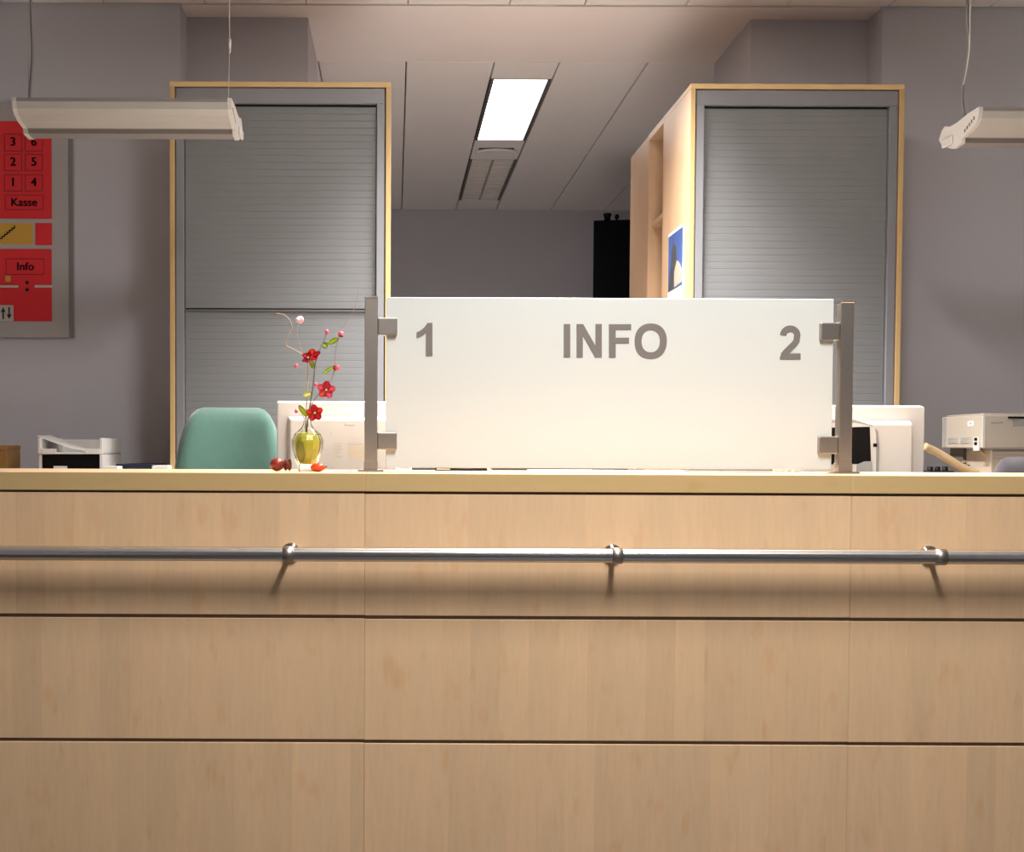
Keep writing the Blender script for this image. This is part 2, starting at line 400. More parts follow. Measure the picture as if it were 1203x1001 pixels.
# ================================================================ glass INFO screen on the counter
YG = YC + 0.235
screen = thing('info_screen', (ax(715, 553, YG), YG, ZT), 'white frosted glass counter screen lettered 1 INFO 2 between two square steel posts', 'screen')
gx0, gx1 = ax(453.5, 450, YG), ax(977.5, 450, YG)
gz0, gz1 = az(715, 550.6, YG), az(715, 350.5, YG)
pane = obj('glass_pane', Box(gx0, gx1, YG - 0.004, YG + 0.004, gz0, gz1, bev=0.001), ['frosted_glass', 'glass_edge'], screen)
for p in pane.data.polygons:
    if abs(p.normal.y) < 0.5: p.material_index = 1
PWD = 0.033
for px, s in ((436, -1), (993, 1)):
    cx = ax(px, 450, YG - .012); hz = az(px, 349.5 if s < 0 else 355, YG)
    o = obj('post', Box(cx - PWD / 2, cx + PWD / 2, YG - 0.0165 - .005, YG + 0.0165 - .005, ZT, hz - 0.004, bev=0.0015), 'steel_satin', screen)
    obj('cap', Box(cx - PWD / 2 - .0005, cx + PWD / 2 + .0005, YG - 0.022, YG + 0.012, hz - 0.004, hz, bev=0.001), 'chrome', o)
    obj('base_plate', Box(cx - 0.033, cx + 0.033, YG - 0.036, YG + 0.026, ZT, ZT + 0.004, bev=0.001), 'steel_satin', o)
    obj('sleeve', Box(cx - PWD / 2 - .0015, cx + PWD / 2 + .0015, YG - 0.0235, YG + 0.0135, ZT + .004, ZT + 0.026, bev=0.001), 'steel_satin', o)
    for py in ((384, 518) if s < 0 else (390, 523)):
        cz = az(px, py, YG)
        e = cx - s * PWD / 2; f = e - s * 0.050
        obj('clamp', Box(min(e, f), max(e, f), YG - 0.017, YG + 0.013, cz - 0.0225, cz + 0.0225, bev=0.003, seg=2), 'steel_satin', screen)
# raised lettering
def glyph_O(cx, cz, w, h, t, n=40):
    bm = BM(); ro, ri = [], []
    for k in range(n):
        a = 2 * PI * k / n
        def se(a, rx, rz, e=2.25):
            c, s = math.cos(a), math.sin(a)
            return (math.copysign(abs(c) ** (2 / e), c) * rx, math.copysign(abs(s) ** (2 / e), s) * rz)
        ro.append(se(a, w / 2, h / 2)); ri.append(se(a, w / 2 - t, h / 2 - t * 0.93))
    y0, y1 = YG - 0.0055, YG - 0.004
    V = [[bm.verts.new((cx + q[0], y, cz + q[1])) for q in r] for r, y in ((ro, y0), (ri, y0), (ro, y1), (ri, y1))]
    for k in range(n):
        j = (k + 1) % n
        for A, B in ((V[0], V[1]), (V[1], V[3]), (V[3], V[2]), (V[2], V[0])):
            bm.faces.new((A[k], A[j], B[j], B[k]))
    bmesh.ops.recalc_face_normals(bm, faces=bm.faces); return bm
def gp(px, py): p = at(px, py, YG); return (p.x, p.z)
def glyph_poly(pts): return Prism([gp(*p) for p in pts], 'XZ', YG - 0.0055, YG - 0.004)
def glyph_stroke(cl, wdt):
    """outline of a stroke of given pixel width along a pixel polyline"""
    l, r = [], []
    for i, p in enumerate(cl):
        a, b = Vector(cl[max(i - 1, 0)]), Vector(cl[min(i + 1, len(cl) - 1)])
        d = (b - a).normalized(); nrm = Vector((-d.y, d.x)); ww = wdt[i] if isinstance(wdt, list) else wdt
        l.append(Vector(p) + nrm * ww / 2); r.append(Vector(p) - nrm * ww / 2)
    return [tuple(q) for q in l + r[::-1]]
LM = 'letter_grey'
obj('letter', glyph_poly([(502.0, 379.6), (508.0, 379.6), (508.0, 418.6), (500.3, 418.6), (500.3, 391.5), (497, 394.2), (493, 396.3), (489.3, 397.6), (489.3, 390.8), (493.5, 388.8), (498, 385.3), (500.7, 381.8)]), LM, screen)
obj('letter', glyph_poly([(662, 381), (669.6, 381), (669.6, 420), (662, 420)]), LM, screen)
obj('letter', glyph_poly([(677, 381), (684.8, 381), (699.2, 406.5), (699.2, 381), (706.6, 381), (706.6, 420), (698.8, 420), (684.4, 394.5), (684.4, 420), (677, 420)]), LM, screen)
obj('letter', glyph_poly([(715, 381.2), (741, 381.2), (741, 387.8), (722.9, 387.8), (722.9, 397), (738.5, 397), (738.5, 403.6), (722.9, 403.6), (722.9, 420.2), (715, 420.2)]), LM, screen)
ox, oz = gp(764, 401); ow = gp(783, 401)[0] - gp(745.2, 401)[0]; oh = gp(764, 380.3)[1] - gp(764, 421.7)[1]
obj('letter', glyph_O(ox, oz, ow, oh, ow * 0.215), LM, screen)
arc = [(919.3, 394.2)] + [(927.6 + 8.3 * math.cos(a), 394.3 - 8.0 * math.sin(a)) for a in [math.radians(172 - 12 * k) for k in range(1, 15)]]
arc += [(935.0, 400.6), (932.2, 404.6), (927.5, 409.2), (922.6, 414.0), (919.4, 418.4)]
bm2 = glyph_poly(glyph_stroke(arc, 7.4))
prism(bm2, [gp(*p) for p in [(915.3, 422.4), (916.0, 418.6), (918.2, 415.4), (939.7, 415.4), (939.7, 422.4)]], 'XZ', YG - 0.0057, YG - 0.0042)
obj('letter', bm2, LM, screen)

# ================================================================ tall roller-shutter cabinets
def tall_cabinet(X0, X1, Y0, depth, zt, label, split_z=None):
    r = thing('roller_shutter_cabinet', ((X0 + X1) / 2, Y0 + depth / 2, 0), label, 'cabinet')
    t = 0.0185
    for a, b, nm in ((X0, X0 + t, 'side_panel'), (X1 - t, X1, 'side_panel')):
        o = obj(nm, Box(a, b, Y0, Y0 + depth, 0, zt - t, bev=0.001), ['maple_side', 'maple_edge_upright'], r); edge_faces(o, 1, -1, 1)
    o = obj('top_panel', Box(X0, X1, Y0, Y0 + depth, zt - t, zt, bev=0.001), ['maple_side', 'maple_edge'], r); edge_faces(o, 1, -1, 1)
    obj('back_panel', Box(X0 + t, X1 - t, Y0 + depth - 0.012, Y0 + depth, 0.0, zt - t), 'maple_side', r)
    obj('plinth', Box(X0 + t, X1 - t, Y0 + 0.02, Y0 + 0.04, 0, 0.09), 'frame_grey', r)
    # grey metal frame of the shutter
    c0, c1 = X0 + t + 0.004, X1 - t - 0.004
    hz0 = zt - t - 0.058
    obj('shutter_header', Box(c0, c1, Y0 + 0.004, Y0 + 0.03, hz0, zt - t - 0.004, bev=0.001), 'frame_grey', r)
    cw = 0.029
    for a in (c0, c1 - cw):
        obj('shutter_channel', Box(a, a + cw, Y0 + 0.003, Y0 + 0.03, 0.09, hz0 - 0.0005, bev=0.001), 'frame_grey', r)
    d0, d1 = c0 + cw + 0.003, c1 - cw - 0.003
    door = obj('shutter', Box(d0, d1, Y0 + 0.026, Y0 + 0.03, 0.095, hz0), 'gap_black', r)
    P = 0.0255
    def slat_mesh(h):
        bm = BM(); prof = [(0.0, -h / 2), (-0.0004, -h / 2 + 0.0015), (-0.0005, 0.0), (-0.0004, h / 2 - 0.0015), (0.0, h / 2), (0.004, h / 2), (0.004, -h / 2)]
        prism(bm, prof, 'YZ', -(d1 - d0) / 2, (d1 - d0) / 2); return mesh_of(bm, 'tambour_grey')
    sm = slat_mesh(P - 0.0005)
    z = hz0 - 0.009 - P / 2; rl = rootloc(door)
    while z > 0.11:
        if split_z and abs(z - split_z) < P / 2:
            obj('shutter_handle', Box(d0, d1, Y0 + 0.012, Y0 + 0.022, split_z - 0.007, split_z + 0.001, bev=0.001), 'louvre_dark', r)
            z = split_z - 0.007 - P / 2
            split_z = None
            continue
        piece('slat', sm, door, Vector(((d0 + d1) / 2, Y0 + 0.020, z)) - rl); z -= P
    return r
YK = 4.50
ZK = az(460, 96.5, YK)
KX0, KX1 = ax(199.5, 300, YK), ax(459.0, 200, YK)
RX0, RX1 = ax(810.5, 200, YK), ax(1061.5, 200, YK)
tall_cabinet(KX0, KX1, YK, 0.43, ZK, 'tall grey roller shutter cabinet with a split shutter, behind the green chair', az(300, 363.5, YK))
tall_cabinet(RX0, RX1, YK, 0.43, ZK, 'tall grey roller shutter cabinet with a calendar on its maple side')
# open bookcase and a closed cupboard behind the right cabinet, both facing the passage
t = 0.0185
BY0, BY1, BY2 = YK + 0.432, YK + 0.432 + 0.315, YK + 0.432 + 0.315 + 0.385
BX1 = PIER_R - 0.012
bc = thing('bookcase', ((RX0 + BX1) / 2, (BY0 + BY1) / 2, 0), 'open maple bookcase with shelves facing the passage behind the shutter cabinet', 'bookcase')
for y in (BY0, BY1 - t):
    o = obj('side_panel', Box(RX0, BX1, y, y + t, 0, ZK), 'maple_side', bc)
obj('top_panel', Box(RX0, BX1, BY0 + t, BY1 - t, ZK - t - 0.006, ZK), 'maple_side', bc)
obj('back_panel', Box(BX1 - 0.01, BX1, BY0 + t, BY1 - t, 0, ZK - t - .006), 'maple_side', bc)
zs = az(779, 249, BY0 + t)
for k in range(-2, 5):
    z = zs - 0.37 * k
    if 0.05 < z < ZK - 0.1: obj('shelf', Box(RX0 + 0.014, BX1 - 0.01, BY0 + t, BY1 - t, z - 0.011, z + 0.011, bev=0.001), 'maple_side', bc)
cu = thing('cupboard', ((RX0 + BX1) / 2, (BY1 + BY2) / 2, 0), 'tall closed maple cupboard at the far end of the passage side', 'cupboard')
obj('body', Box(RX0 + 0.019, BX1, BY1 + 0.001, BY2, 0, ZK, bev=0.001), 'maple_side', cu)
dr = obj('door', Box(RX0, RX0 + 0.018, BY1 + 0.003, BY2, 0.06, ZK - 0.002, bev=0.0015), 'maple_side', cu)
obj('handle', Tube([(RX0 - 0.001, BY1 + .04, 1.00), (RX0 - 0.025, BY1 + .04, 1.00), (RX0 - 0.025, BY1 + .04, 1.12), (RX0 - 0.001, BY1 + .04, 1.12)], 0.005, 8), 'steel_satin', dr)
# calendar on the cabinet side
cy0 = RX0 * F / (801 - 463.0); cy1 = RX0 * F / (783.5 - 463.0)
cz1 = ZC + (525 - 264.0) / F * cy0 + 0.004; czm = cz1 - 0.225
cal = thing('wall_calendar', (RX0 - 0.004, (cy0 + cy1) / 2, cz1 - 0.42), 'white calendar with a blue photograph of a tower, hung on the cabinet side', 'calendar')
obj('page', Box(RX0 - 0.005, RX0 - 0.0015, cy0, cy1, cz1 - 0.42, cz1), 'paper', cal)
obj('photograph', Box(RX0 - 0.0058, RX0 - 0.005, cy0 + 0.006, cy1 - 0.006, czm, cz1 - 0.010), 'print_sky', cal)
W_ = cy1 - cy0
def cal_poly(name, pts, m, d):
    obj(name, Prism([(cy1 - 0.006 - u * (W_ - .012), czm + v * (cz1 - 0.010 - czm)) for u, v in pts], 'YZ', RX0 - d, RX0 - 0.0058), m, cal)
cal_poly('printed_tower', [(0.05, 0), (0.12, 0.30), (0.22, 0.42), (0.25, 0.72), (0.34, 0.80), (0.37, 0.96), (0.41, 0.80), (0.55, 0.74), (0.60, 0.55), (0.62, 0.20), (0.5, 0.0)], 'print_tower', 0.0062)
cal_poly('printed_building', [(0.45, 0.02), (0.45, 0.30), (0.62, 0.48), (0.78, 0.42), (0.97, 0.26), (0.97, 0.05)], 'print_stone', 0.0065)

# ================================================================ back office
YD = 7.22
bx0 = ax(697, 300, YD); bz = az(715, 258.5, YD)
bk = thing('black_cabinet', (bx0, YD, 0), 'tall black cabinet in the dim office at the back', 'cabinet', rz=math.radians(-10.5))
obj('body', Box(0, 0.8, 0.019, 0.44, 0, bz, bev=0.002), 'black_lacquer', bk, local=True)
for k in range(2):
    d = obj('door', Box(0.002 + k * .4, 0.398 + k * .4, 0, 0.018, 0.06, bz - 0.004, bev=0.0015), 'black_lacquer', bk, local=True)
    obj('handle', Box(0.36 if k == 0 else .43, 0.372 if k == 0 else .442, -0.02, 0, 1.0, 1.14, bev=0.002), 'black_lacquer', d, local=True)
c = at(713.5, 258.5, YD + .06)
o = obj('black_flask', Lathe([(0.014, 0), (0.019, 0.003), (0.019, 0.030), (0.024, 0.036), (0.024, 0.050), (0.010, 0.053)], (0, 0, 0), 16), 'plastic_black', local=True)
o.location = (c.x, YD + .06, bz); tag(o, 'squat black flask standing on the black cabinet', 'flask')
c = at(724.5, 258.5, YD + .06)
o = obj('black_knob_jar', Lathe([(0.009, 0), (0.009, 0.006), (0.005, 0.014), (0.013, 0.024), (0.015, 0.034), (0.010, 0.044), (0.003, 0.046)], (0, 0, 0), 14), 'plastic_black', local=True)
o.location = (c.x, YD + .06, bz); tag(o, 'thin dark stemmed ornament on the black cabinet, nearer the bookcase', 'ornament')

# ================================================================ recessed ceiling lights and vent
def troffer(y0, y1, lit, label):
    r = thing('ceiling_light', ((J0 + J1) / 2, (y0 + y1) / 2, CEIL), label, 'ceiling light', 'recessed ceiling lights')
    g = 0.004; x0, x1 = J0 + g, J1 - g
    for a in (x0, x1 - 0.016):
        obj('side_rail', Box(a, a + 0.016, y0 + .002, y1 - .002, CEIL - 0.001, CEIL + 0.07, bev=0.001), 'louvre_dark', r)
    for a in (y0 + 0.002, y1 - 0.014):
        obj('end_rail', Box(x0 + 0.016, x1 - .016, a, a + 0.012, CEIL, CEIL + 0.07), 'louvre' if not lit else 'ceiling_panel', r)
    obj('housing', Box(x0, x1, y0 + .002, y1 - .002, CEIL + 0.07, CEIL + 0.08), 'louvre', r)
    if lit:
        obj('diffuser', Box(x0 + 0.017, x1 - 0.017, y0 + 0.015, y1 - 0.015, CEIL + 0.006, CEIL + 0.010), 'lamp_lit', r)
    else:
        xm = (x0 + x1) / 2
        obj('spine', Box(xm - 0.006, xm + 0.006, y0 + .015, y1 - .015, CEIL + 0.001, CEIL + 0.03), 'louvre_spine', r)
        n = 12
        for k in range(1, n):
            y = y0 + (y1 - y0) * k / n
            for a, b in ((x0 + .017, xm - .0065), (xm + .0065, x1 - .017)):
                obj('louvre_blade', Box(a, b, y - 0.002, y + 0.002, CEIL + 0.001, CEIL + 0.0075), 'louvre', r)
        for a, b in ((x0 + .017, xm - .0065), (xm + .0065, x1 - .017)):
            obj('reflector', Box(a, b, y0 + .016, y1 - .016, CEIL + 0.008, CEIL + 0.012), 'louvre', r)
    return r
troffer(*FILL_LIGHT, True, 'added unseen fill light in the hall ceiling behind the viewer')
troffer(*LIGHT_A, True, 'lit recessed ceiling light over the public side of the counter, above the frame')
troffer(*LIGHT_B, True, 'lit recessed ceiling light over the desk just above the frame')
troffer(*LIGHT_C, True, 'bright lit white recessed ceiling light in the back office')
troffer(*D_LIGHT, False, 'unlit grey louvred ceiling light behind the bright one')
v = thing('ceiling_vent', ((J0 + J1) / 2, 7.345, CEIL), 'cream ceiling vent plate with a dark slot between the two ceiling lights', 'vent')
ya, yb = LIGHT_C[1] + 0.004, D_LIGHT[0] - 0.004
obj('plate', Box(J0 + .005, J1 - .005, ya, yb, CEIL + 0.001, CEIL + 0.02, bev=0.002), 'ceiling_panel', v)
obj('slot', Box(J0 + .04, J1 - .05, ya + 0.17, ya + 0.215, CEIL - 0.001, CEIL + 0.002), 'louvre_dark', v)
pts = [(J0 + .03 + (J1 - J0 - .06) * k / 16, ya + 0.25 - 0.07 * math.sin(PI * k / 16) ** 0.6, CEIL - 0.006) for k in range(17)]
obj('lip', Tube(pts, 0.009, 8), 'ceiling_panel', v)

# ================================================================ pendant lamps
def pendant(X0, X1, Yn, zn, label):
    r = thing('pendant_lamp', ((X0 + X1) / 2, Yn, zn - 0.08), label, 'pendant lamp', 'unlit pendant lamps over the desk')
    O = lambda pr: [(Yn + a, zn + b) for a, b in pr]
    hs = [(0, 0), (0, -0.010), (0.014, -0.014), (0.10, -0.050), (0.106, -0.060), (0.112, -0.062), (0.116, -0.0745), (0.165, -0.078), (0.235, -0.052), (0.256, -0.03), (0.225, -0.004), (0.136, -0.012), (0.07, -0.008)]
    obj('housing', Prism(O(hs), 'YZ', X0 + .01, X1 - .01), 'lamp_housing', r)
    df = [(0.001, -0.0105), (0.006, -0.030), (0.022, -0.044), (0.055, -0.054), (0.105, -0.0615), (0.105, -0.054), (0.014, -0.0145)]
    obj('diffuser', Prism(O(df), 'YZ', X0 + .011, X1 - .011), 'lamp_diffuser', r)
    cp = [(-0.001, 0.001), (-0.001, -0.011), (0.005, -0.031), (0.021, -0.0455), (0.054, -0.0555), (0.104, -0.063), (0.110, -0.078), (0.165, -0.081), (0.238, -0.055), (0.260, -0.03), (0.243, -0.006), (0.22, 0.002), (0.19, -0.008), (0.136, -0.008), (0.07, 0.0)]
    for a, s in ((X0, -1), (X1 - 0.012, 1)):
        cap = obj('end_cap', Prism(O(cp), 'YZ', a, a + 0.012), 'lamp_cap', r)
        xo = a - 0.0006 if s < 0 else a + 0.0114
        bm = BM()
        for k in range(5):
            y, z = Yn + 0.025 + 0.014 * k, zn - 0.022 - 0.0055 * k
            box(bm, xo, xo + 0.0012, y, y + 0.008, z - 0.007, z + 0.003)
        obj('vent_slots', bm, 'louvre_dark', cap)
        ex = a - 0.008 if s < 0 else a + 0.012
        obj('end_foot', Box(ex, ex + 0.008, Yn + 0.16, Yn + 0.225, zn - 0.066, zn - 0.040, bev=0.0035, seg=2), 'lamp_cap', cap)
    return r
YP = 3.60
pl = at(14, 114.5, YP); pr_ = at(272, 114.5, YP)
lampL = pendant(pl.x, pr_.x, YP, pl.z, 'grey unlit pendant lamp hanging in front of the red wall sign')
c1 = at(34.5, 113, YP + .10)
def gripper(root, x, y, z0, z1, r=0.006): obj('cable_gripper', Lathe([(r * .6, z0), (r, z0 + .006), (r, z1 - .006), (r * .6, z1)], (x, y, 0), 12), 'steel_satin', root)
zmid = az(36, 62, YP + .1)
obj('power_cable', Tube(smooth_path([(c1.x, YP + .1, pl.z - .012), (c1.x + .003, YP + .1, pl.z + .06), (c1.x + .009, YP + .1, zmid), (c1.x + .006, YP + .1, zmid + .15), (c1.x + .004, YP + .1, CEIL + .002)]), 0.0036, 8), 'cable_grey', lampL)
obj('suspension_wire', Tube([(c1.x - .004, YP + .104, pl.z - .012), (c1.x + .004, YP + .104, CEIL + .002)], 0.0012, 6), 'wire_pale', lampL)
c2 = at(267.5, 113, YP + .10); g0 = at(269.5, 62, YP + .1); g1 = at(269.5, 45, YP + .1)
obj('suspension_wire', Tube([(c2.x, YP + .1, pl.z - .012), (g0.x, YP + .1, g0.z), (g0.x + .001, YP + .1, CEIL + .002)], 0.0013, 6), 'wire_pale', lampL)
gripper(lampL, g0.x, YP + .1, g0.z, g1.z)
qr = at(1150, 126, YP)
lampR = pendant(qr.x, qr.x + (pr_.x - pl.x), YP, qr.z, 'grey unlit pendant lamp with a white end cap hanging above the printer')
cc = [at(1134, 139, YP + .11), at(1130.5, 118, YP + .11), at(1131, 100, YP + .11), at(1135, 80, YP + .11), at(1138, 60, YP + .11), at(1138, 40, YP + .11), at(1136, 0, YP + .11)]
cc = [Vector((p.x, p.y, p.z)) for p in cc] ; cc.append(Vector((cc[-1].x - .002, cc[-1].y, CEIL + .002)))
cc[0].x = max(cc[0].x, qr.x + 0.006) ; cc[0].z = qr.z - 0.010
obj('power_cable', Tube(smooth_path(cc), 0.0042, 8), 'cable_grey', lampR)
gg = [at(1137.5, 74, YP + .105), at(1131.5, 100, YP + .105)]
obj('suspension_wire', Tube([cc[2] + Vector((0.001, -.004, 0)), cc[3] + Vector((0.001, -.005, 0)), cc[4] + Vector((0, -.006, 0)), (cc[4].x, cc[4].y - .006, CEIL + .002)], 0.0022, 6), 'wire_pale', lampR)
xe = qr.x + (pr_.x - pl.x) - 0.06
obj('suspension_wire', Tube([(xe, YP + .1, qr.z - .012), (xe, YP + .1, CEIL + .002)], 0.0013, 6), 'wire_pale', lampR)
gripper(lampR, xe, YP + .1, g0.z, g1.z)

# ================================================================ wall sign
def sp(px, py): p = at(px, py, YW - 0.02); return p.x, p.z
SX1, SZ1 = sp(86, 121); _, SZ0 = sp(86, 397); SX0 = SX1 - 0.62
sign = thing('wall_sign', ((SX0 + SX1) / 2, YW - .012, SZ0), 'grey wall board with red and yellow room guide reading Kasse and Info', 'sign')
obj('board', Box(SX0, SX1, YW - 0.018, YW - 0.001, SZ0, SZ1, bev=0.002), 'board_grey', sign)
obj('frame_strip', Box(SX1 - 0.020, SX1 - 0.001, YW - 0.022, YW - 0.018, SZ0 + .002, SZ1 - .002, bev=0.0015), 'frame_grey', sign)
def plate(name, x0, x1, y0, y1, m, d=0.021, root=None):
    a, zt_ = sp(x0, y0); b, zb_ = sp(x1, y1)
    return obj(name, Box(a, b, YW - d, YW - 0.0175, zb_, zt_), m, root or sign)
def outline(name, x0, x1, y0, y1, m, root, d=0.0222, t=0.0022):
    a, zt_ = sp(x0, y0); b, zb_ = sp(x1, y1); bm = BM(); f, k = YW - d, YW - 0.0208
    box(bm, a, b, f, k, zt_ - t, zt_); box(bm, a, b, f, k, zb_, zb_ + t)
    box(bm, a, a + t, f, k, zb_ + t, zt_ - t); box(bm, b - t, b, f, k, zb_ + t, zt_ - t)
    return obj(name, bm, m, root)
def text(s, px, py, hpx, root, m='sign_ink', bold=0.0012):
    a, zz = sp(px, py); size = hpx / F * YW / 0.72
    me = text_mesh(s, size, 0.0, 0.0006)
    if bold:
        b = bmesh.new(); tmp = bmesh.new(); tmp.from_mesh(me); me2 = me
        for dx, dy in ((-bold, 0), (bold, 0), (0, -bold * .5), (0, bold * .5)):
            n0 = len(b.verts); b.from_mesh(me2); b.verts.ensure_lookup_table()
            bmesh.ops.translate(b, vec=(dx, dy, 0), verts=b.verts[n0:])
        tmp.free(); b.to_mesh(me); b.free()
    me.materials.clear(); me.materials.append(MATS[m])
    o = bpy.data.objects.new('lettering', me); C.objects.link(o); o.parent = root
    o.rotation_euler = (PI / 2, 0, 0); o.location = Vector((a, YW - 0.0222, zz)) - rootloc(root)
    return o
p1 = plate('red_panel', -70, 61, 142, 257, 'sign_red')
for r_, (y0, y1, a, b) in enumerate(((157, 178, '3', '6'), (181, 201, '2', '5'), (205, 225, '1', '4'))):
    outline('tile_outline', 5, 26, y0, y1, 'sign_red_dark', p1); text(a, 15.5, (y0 + y1) / 2 - .5, 10, p1)
    outline('tile_outline', 29.5, 50.5, y0, y1, 'sign_red_dark', p1); text(b, 40, (y0 + y1) / 2 - .5, 10, p1)
outline('tile_outline', 6, 51, 229, 247, 'sign_red_dark', p1); text('Kasse', 28.5, 238, 9.5, p1)
py_ = plate('yellow_panel', -70, 38.5, 262, 287, 'sign_yellow')
plate('red_square', 41.5, 61, 262, 288, 'sign_red')
st = [(0 + 2.9 * k, 279.5 - 2.4 * k) for k in range(7)]
bm = BM()
for k, (x_, y_) in enumerate(st[:-1]):
    a = sp(x_ - 1, y_); b = sp(x_ + 2.9, y_ + 1.6)
    box(bm, a[0], b[0], YW - 0.0222, YW - 0.0208, b[1], a[1])
    a = sp(x_ + 1.9, y_ - 2.4); b = sp(x_ + 3.4, y_ + 1.0)
    box(bm, a[0], b[0], YW - 0.0222, YW - 0.0208, b[1], a[1])
obj('stair_symbol', bm, 'sign_ink', py_)
p2 = plate('red_panel', -70, 61, 292, 377.5, 'sign_red')
outline('tile_outline', 7, 52, 304, 323, 'sign_red_dark', p2); text('Info', 30, 313.5, 9.5, p2)
plate('yellow_dot', 6.5, 12.5, 324, 331, 'sign_yellow', 0.0222, p2)
plate('white_line', -70, 21.5, 335, 338, 'sign_white', 0.0222, p2); plate('white_line', 41, 61, 335, 338, 'sign_white', 0.0222, p2)
for y_ in (332, 340.5):
    a = sp(32, y_); obj('dot', Lathe([(0.0075, YW - 0.0222), (0.0075, YW - 0.0208)], (a[0], 0, a[1]), 14, 'Y'), 'sign_ink', p2)
ap = plate('arrow_field', -14, 16, 358.5, 377.5, 'sign_white', 0.0222, p2)
for x_, up in ((4, 1), (11, -1)):
    c = sp(x_, 368); h, wd = 0.024, 0.0075
    pts = [(-.003, -h), (.003, -h), (.003, h * .25), (wd + .003, h * .1), (0, h), (-wd - .003, h * .1), (-.003, h * .25)]
    obj('arrow', Prism([(c[0] + u, c[1] + up * v_) for u, v_ in pts], 'XZ', YW - 0.0230, YW - 0.0218), 'sign_ink', p2)

# ================================================================ desk and low sideboards behind the counter
DZ = 0.76
desk = thing('desk', (0.55, 3.62, 0), 'white topped desk behind the counter carrying the two monitors', 'desk')
obj('desk_top', Box(-1.0, 1.62, YTB + 0.03, 3.85, DZ - 0.025, DZ, bev=0.002), 'desk_white', desk)
for x_ in (-0.95, 0.3, 1.57):
    for y_ in (3.37, 3.80): obj('leg', Box(x_ - .02, x_ + .02, y_ - .02, y_ + .02, 0, DZ - .025, bev=0.002), 'frame_grey', desk)
SBZ = 1.045
for x0, x1, lab in ((-2.3, KX0 - 0.03, 'low maple sideboard against the wall below the sign, carrying letter trays'), (RX1 + 0.03, 3.6, 'low maple sideboard against the wall carrying the printer')):
    sb = thing('sideboard', ((x0 + x1) / 2, 4.5, 0), lab, 'sideboard')
    obj('body', Box(x0 + .002, x1 - .002, 4.10, YW - .04, 0.0, SBZ - 0.025), 'maple_side', sb)
    obj('sideboard_top', Box(x0, x1, 4.08, YW - .03, SBZ - .025, SBZ, bev=0.002), 'maple_side', sb)
    n = 3
    for k in range(n):
        a = x0 + (x1 - x0) * k / n + .003; b = x0 + (x1 - x0) * (k + 1) / n - .003
        d = obj('door', Box(a, b, 4.082, 4.099, .05, SBZ - .03, bev=.0015), 'maple_panel', sb)
        obj('handle', Box(b - .05, b - .04, 4.062, 4.082, .7, .84, bev=.002), 'steel_satin', d)

# ================================================================ monitors (seen from behind)
def monitor(X0, X1, Y0, zt, bx0, bx1, bzt, label, bay=None):
    r = thing('monitor', ((X0 + X1) / 2, Y0 + .06, DZ), label, 'monitor', 'monitors on the desk seen from behind')
    zb = zt - 0.36
    sh = BM()
    b = bmesh.new(); bmesh.ops.create_cube(b, size=1.0)
    for q in b.verts:
        back = q.co.y < 0
        q.co = Vector(((X0 + .006 if back else X0) if q.co.x < 0 else (X1 - .006 if back else X1), Y0 if back else Y0 + 0.045,
                       (zb + .006 if back else zb) if q.co.z < 0 else (zt - .006 if back else zt)))
    bmesh.ops.bevel(b, geom=b.edges[:], offset=0.0025, segments=2, affect='EDGES')
    join(sh, b)
    shell = obj('rear_shell', sh, 'plastic_white', r)
    # raised electronics box with sloping flanks
    b = bmesh.new(); bmesh.ops.create_cube(b, size=1.0)
    for q in b.verts:
        back = q.co.y < 0; i = 0.012 if back else 0.0
        q.co = Vector((bx0 + i if q.co.x < 0 else bx1 - i, Y0 - 0.042 if back else Y0 + .001, zb + .03 + i if q.co.z < 0 else bzt - i))
    bmesh.ops.bevel(b, geom=b.edges[:], offset=0.002, segments=2, affect='EDGES')
    bm = BM(); join(bm, b)
    bxo = obj('rear_box', bm, 'plastic_white', r)
    obj('screen_panel', Box(X0 + .012, X1 - .012, Y0 + .0445, Y0 + .047, zb + .012, zt - .012), 'plastic_black', r)
    xm = (X0 + X1) / 2
    obj('stand_neck', Box(xm - .045, xm + .045, Y0 - .035, Y0 + .02, DZ + .015, zb + .06, bev=.006), 'plastic_white', r)
    obj('stand_foot', Lathe([(0.115, 0), (0.118, 0.006), (0.110, 0.014), (0.05, 0.020)], (xm, Y0 + .01, DZ), 32), 'plastic_white', r)
    return r, bxo
YM = 3.56
mx0, mz1 = ax(323.5, 500, YM), az(380, 470.5, YM)
m1, b1 = monitor(mx0, mx0 + 0.40, YM, mz1, ax(338, 520, YM), mx0 + 0.365, az(380, 489, YM), 'white flat monitor seen from behind, standing beside the green chair')
def mark(root, x0, x1, y0, y1, m):
    a = at(x0, y0, YM - .0424); b = at(x1, y1, YM - .0424)
    obj('printed_mark', Box(a.x, b.x, YM - .0430, YM - .0418, b.z, a.z), m, root)
mottle('print_faint', (0.52, 0.50, 0.46), 0.05, 60, 0.5); mottle('print_faint_tan', (0.62, 0.54, 0.42), 0.08, 60, 0.5)
mk = at(411, 499, YM - .0424)
obj('logo', Ball((mk.x, YM - .0424, mk.z), 1.0, (0.016, 0.0008, 0.0042)), 'print_faint', b1)
mark(b1, 388, 390.5, 508, 511, 'print_faint')
for q in ((393, 402.5, 520.6, 521.6), (393, 401, 524, 525), (393, 402, 527.4, 528.4), (393, 399, 530.8, 531.8), (394, 402.5, 536, 538), (409, 426, 521, 523)):
    mark(b1, *q, 'print_faint')
mark(b1, 409, 428, 524.2, 530, 'print_faint_tan'); mark(b1, 410, 427, 532.5, 538.5, 'print_faint_tan')
nx1 = ax(1088.5, 500, YM); nz1 = az(1040, 475.5, YM)
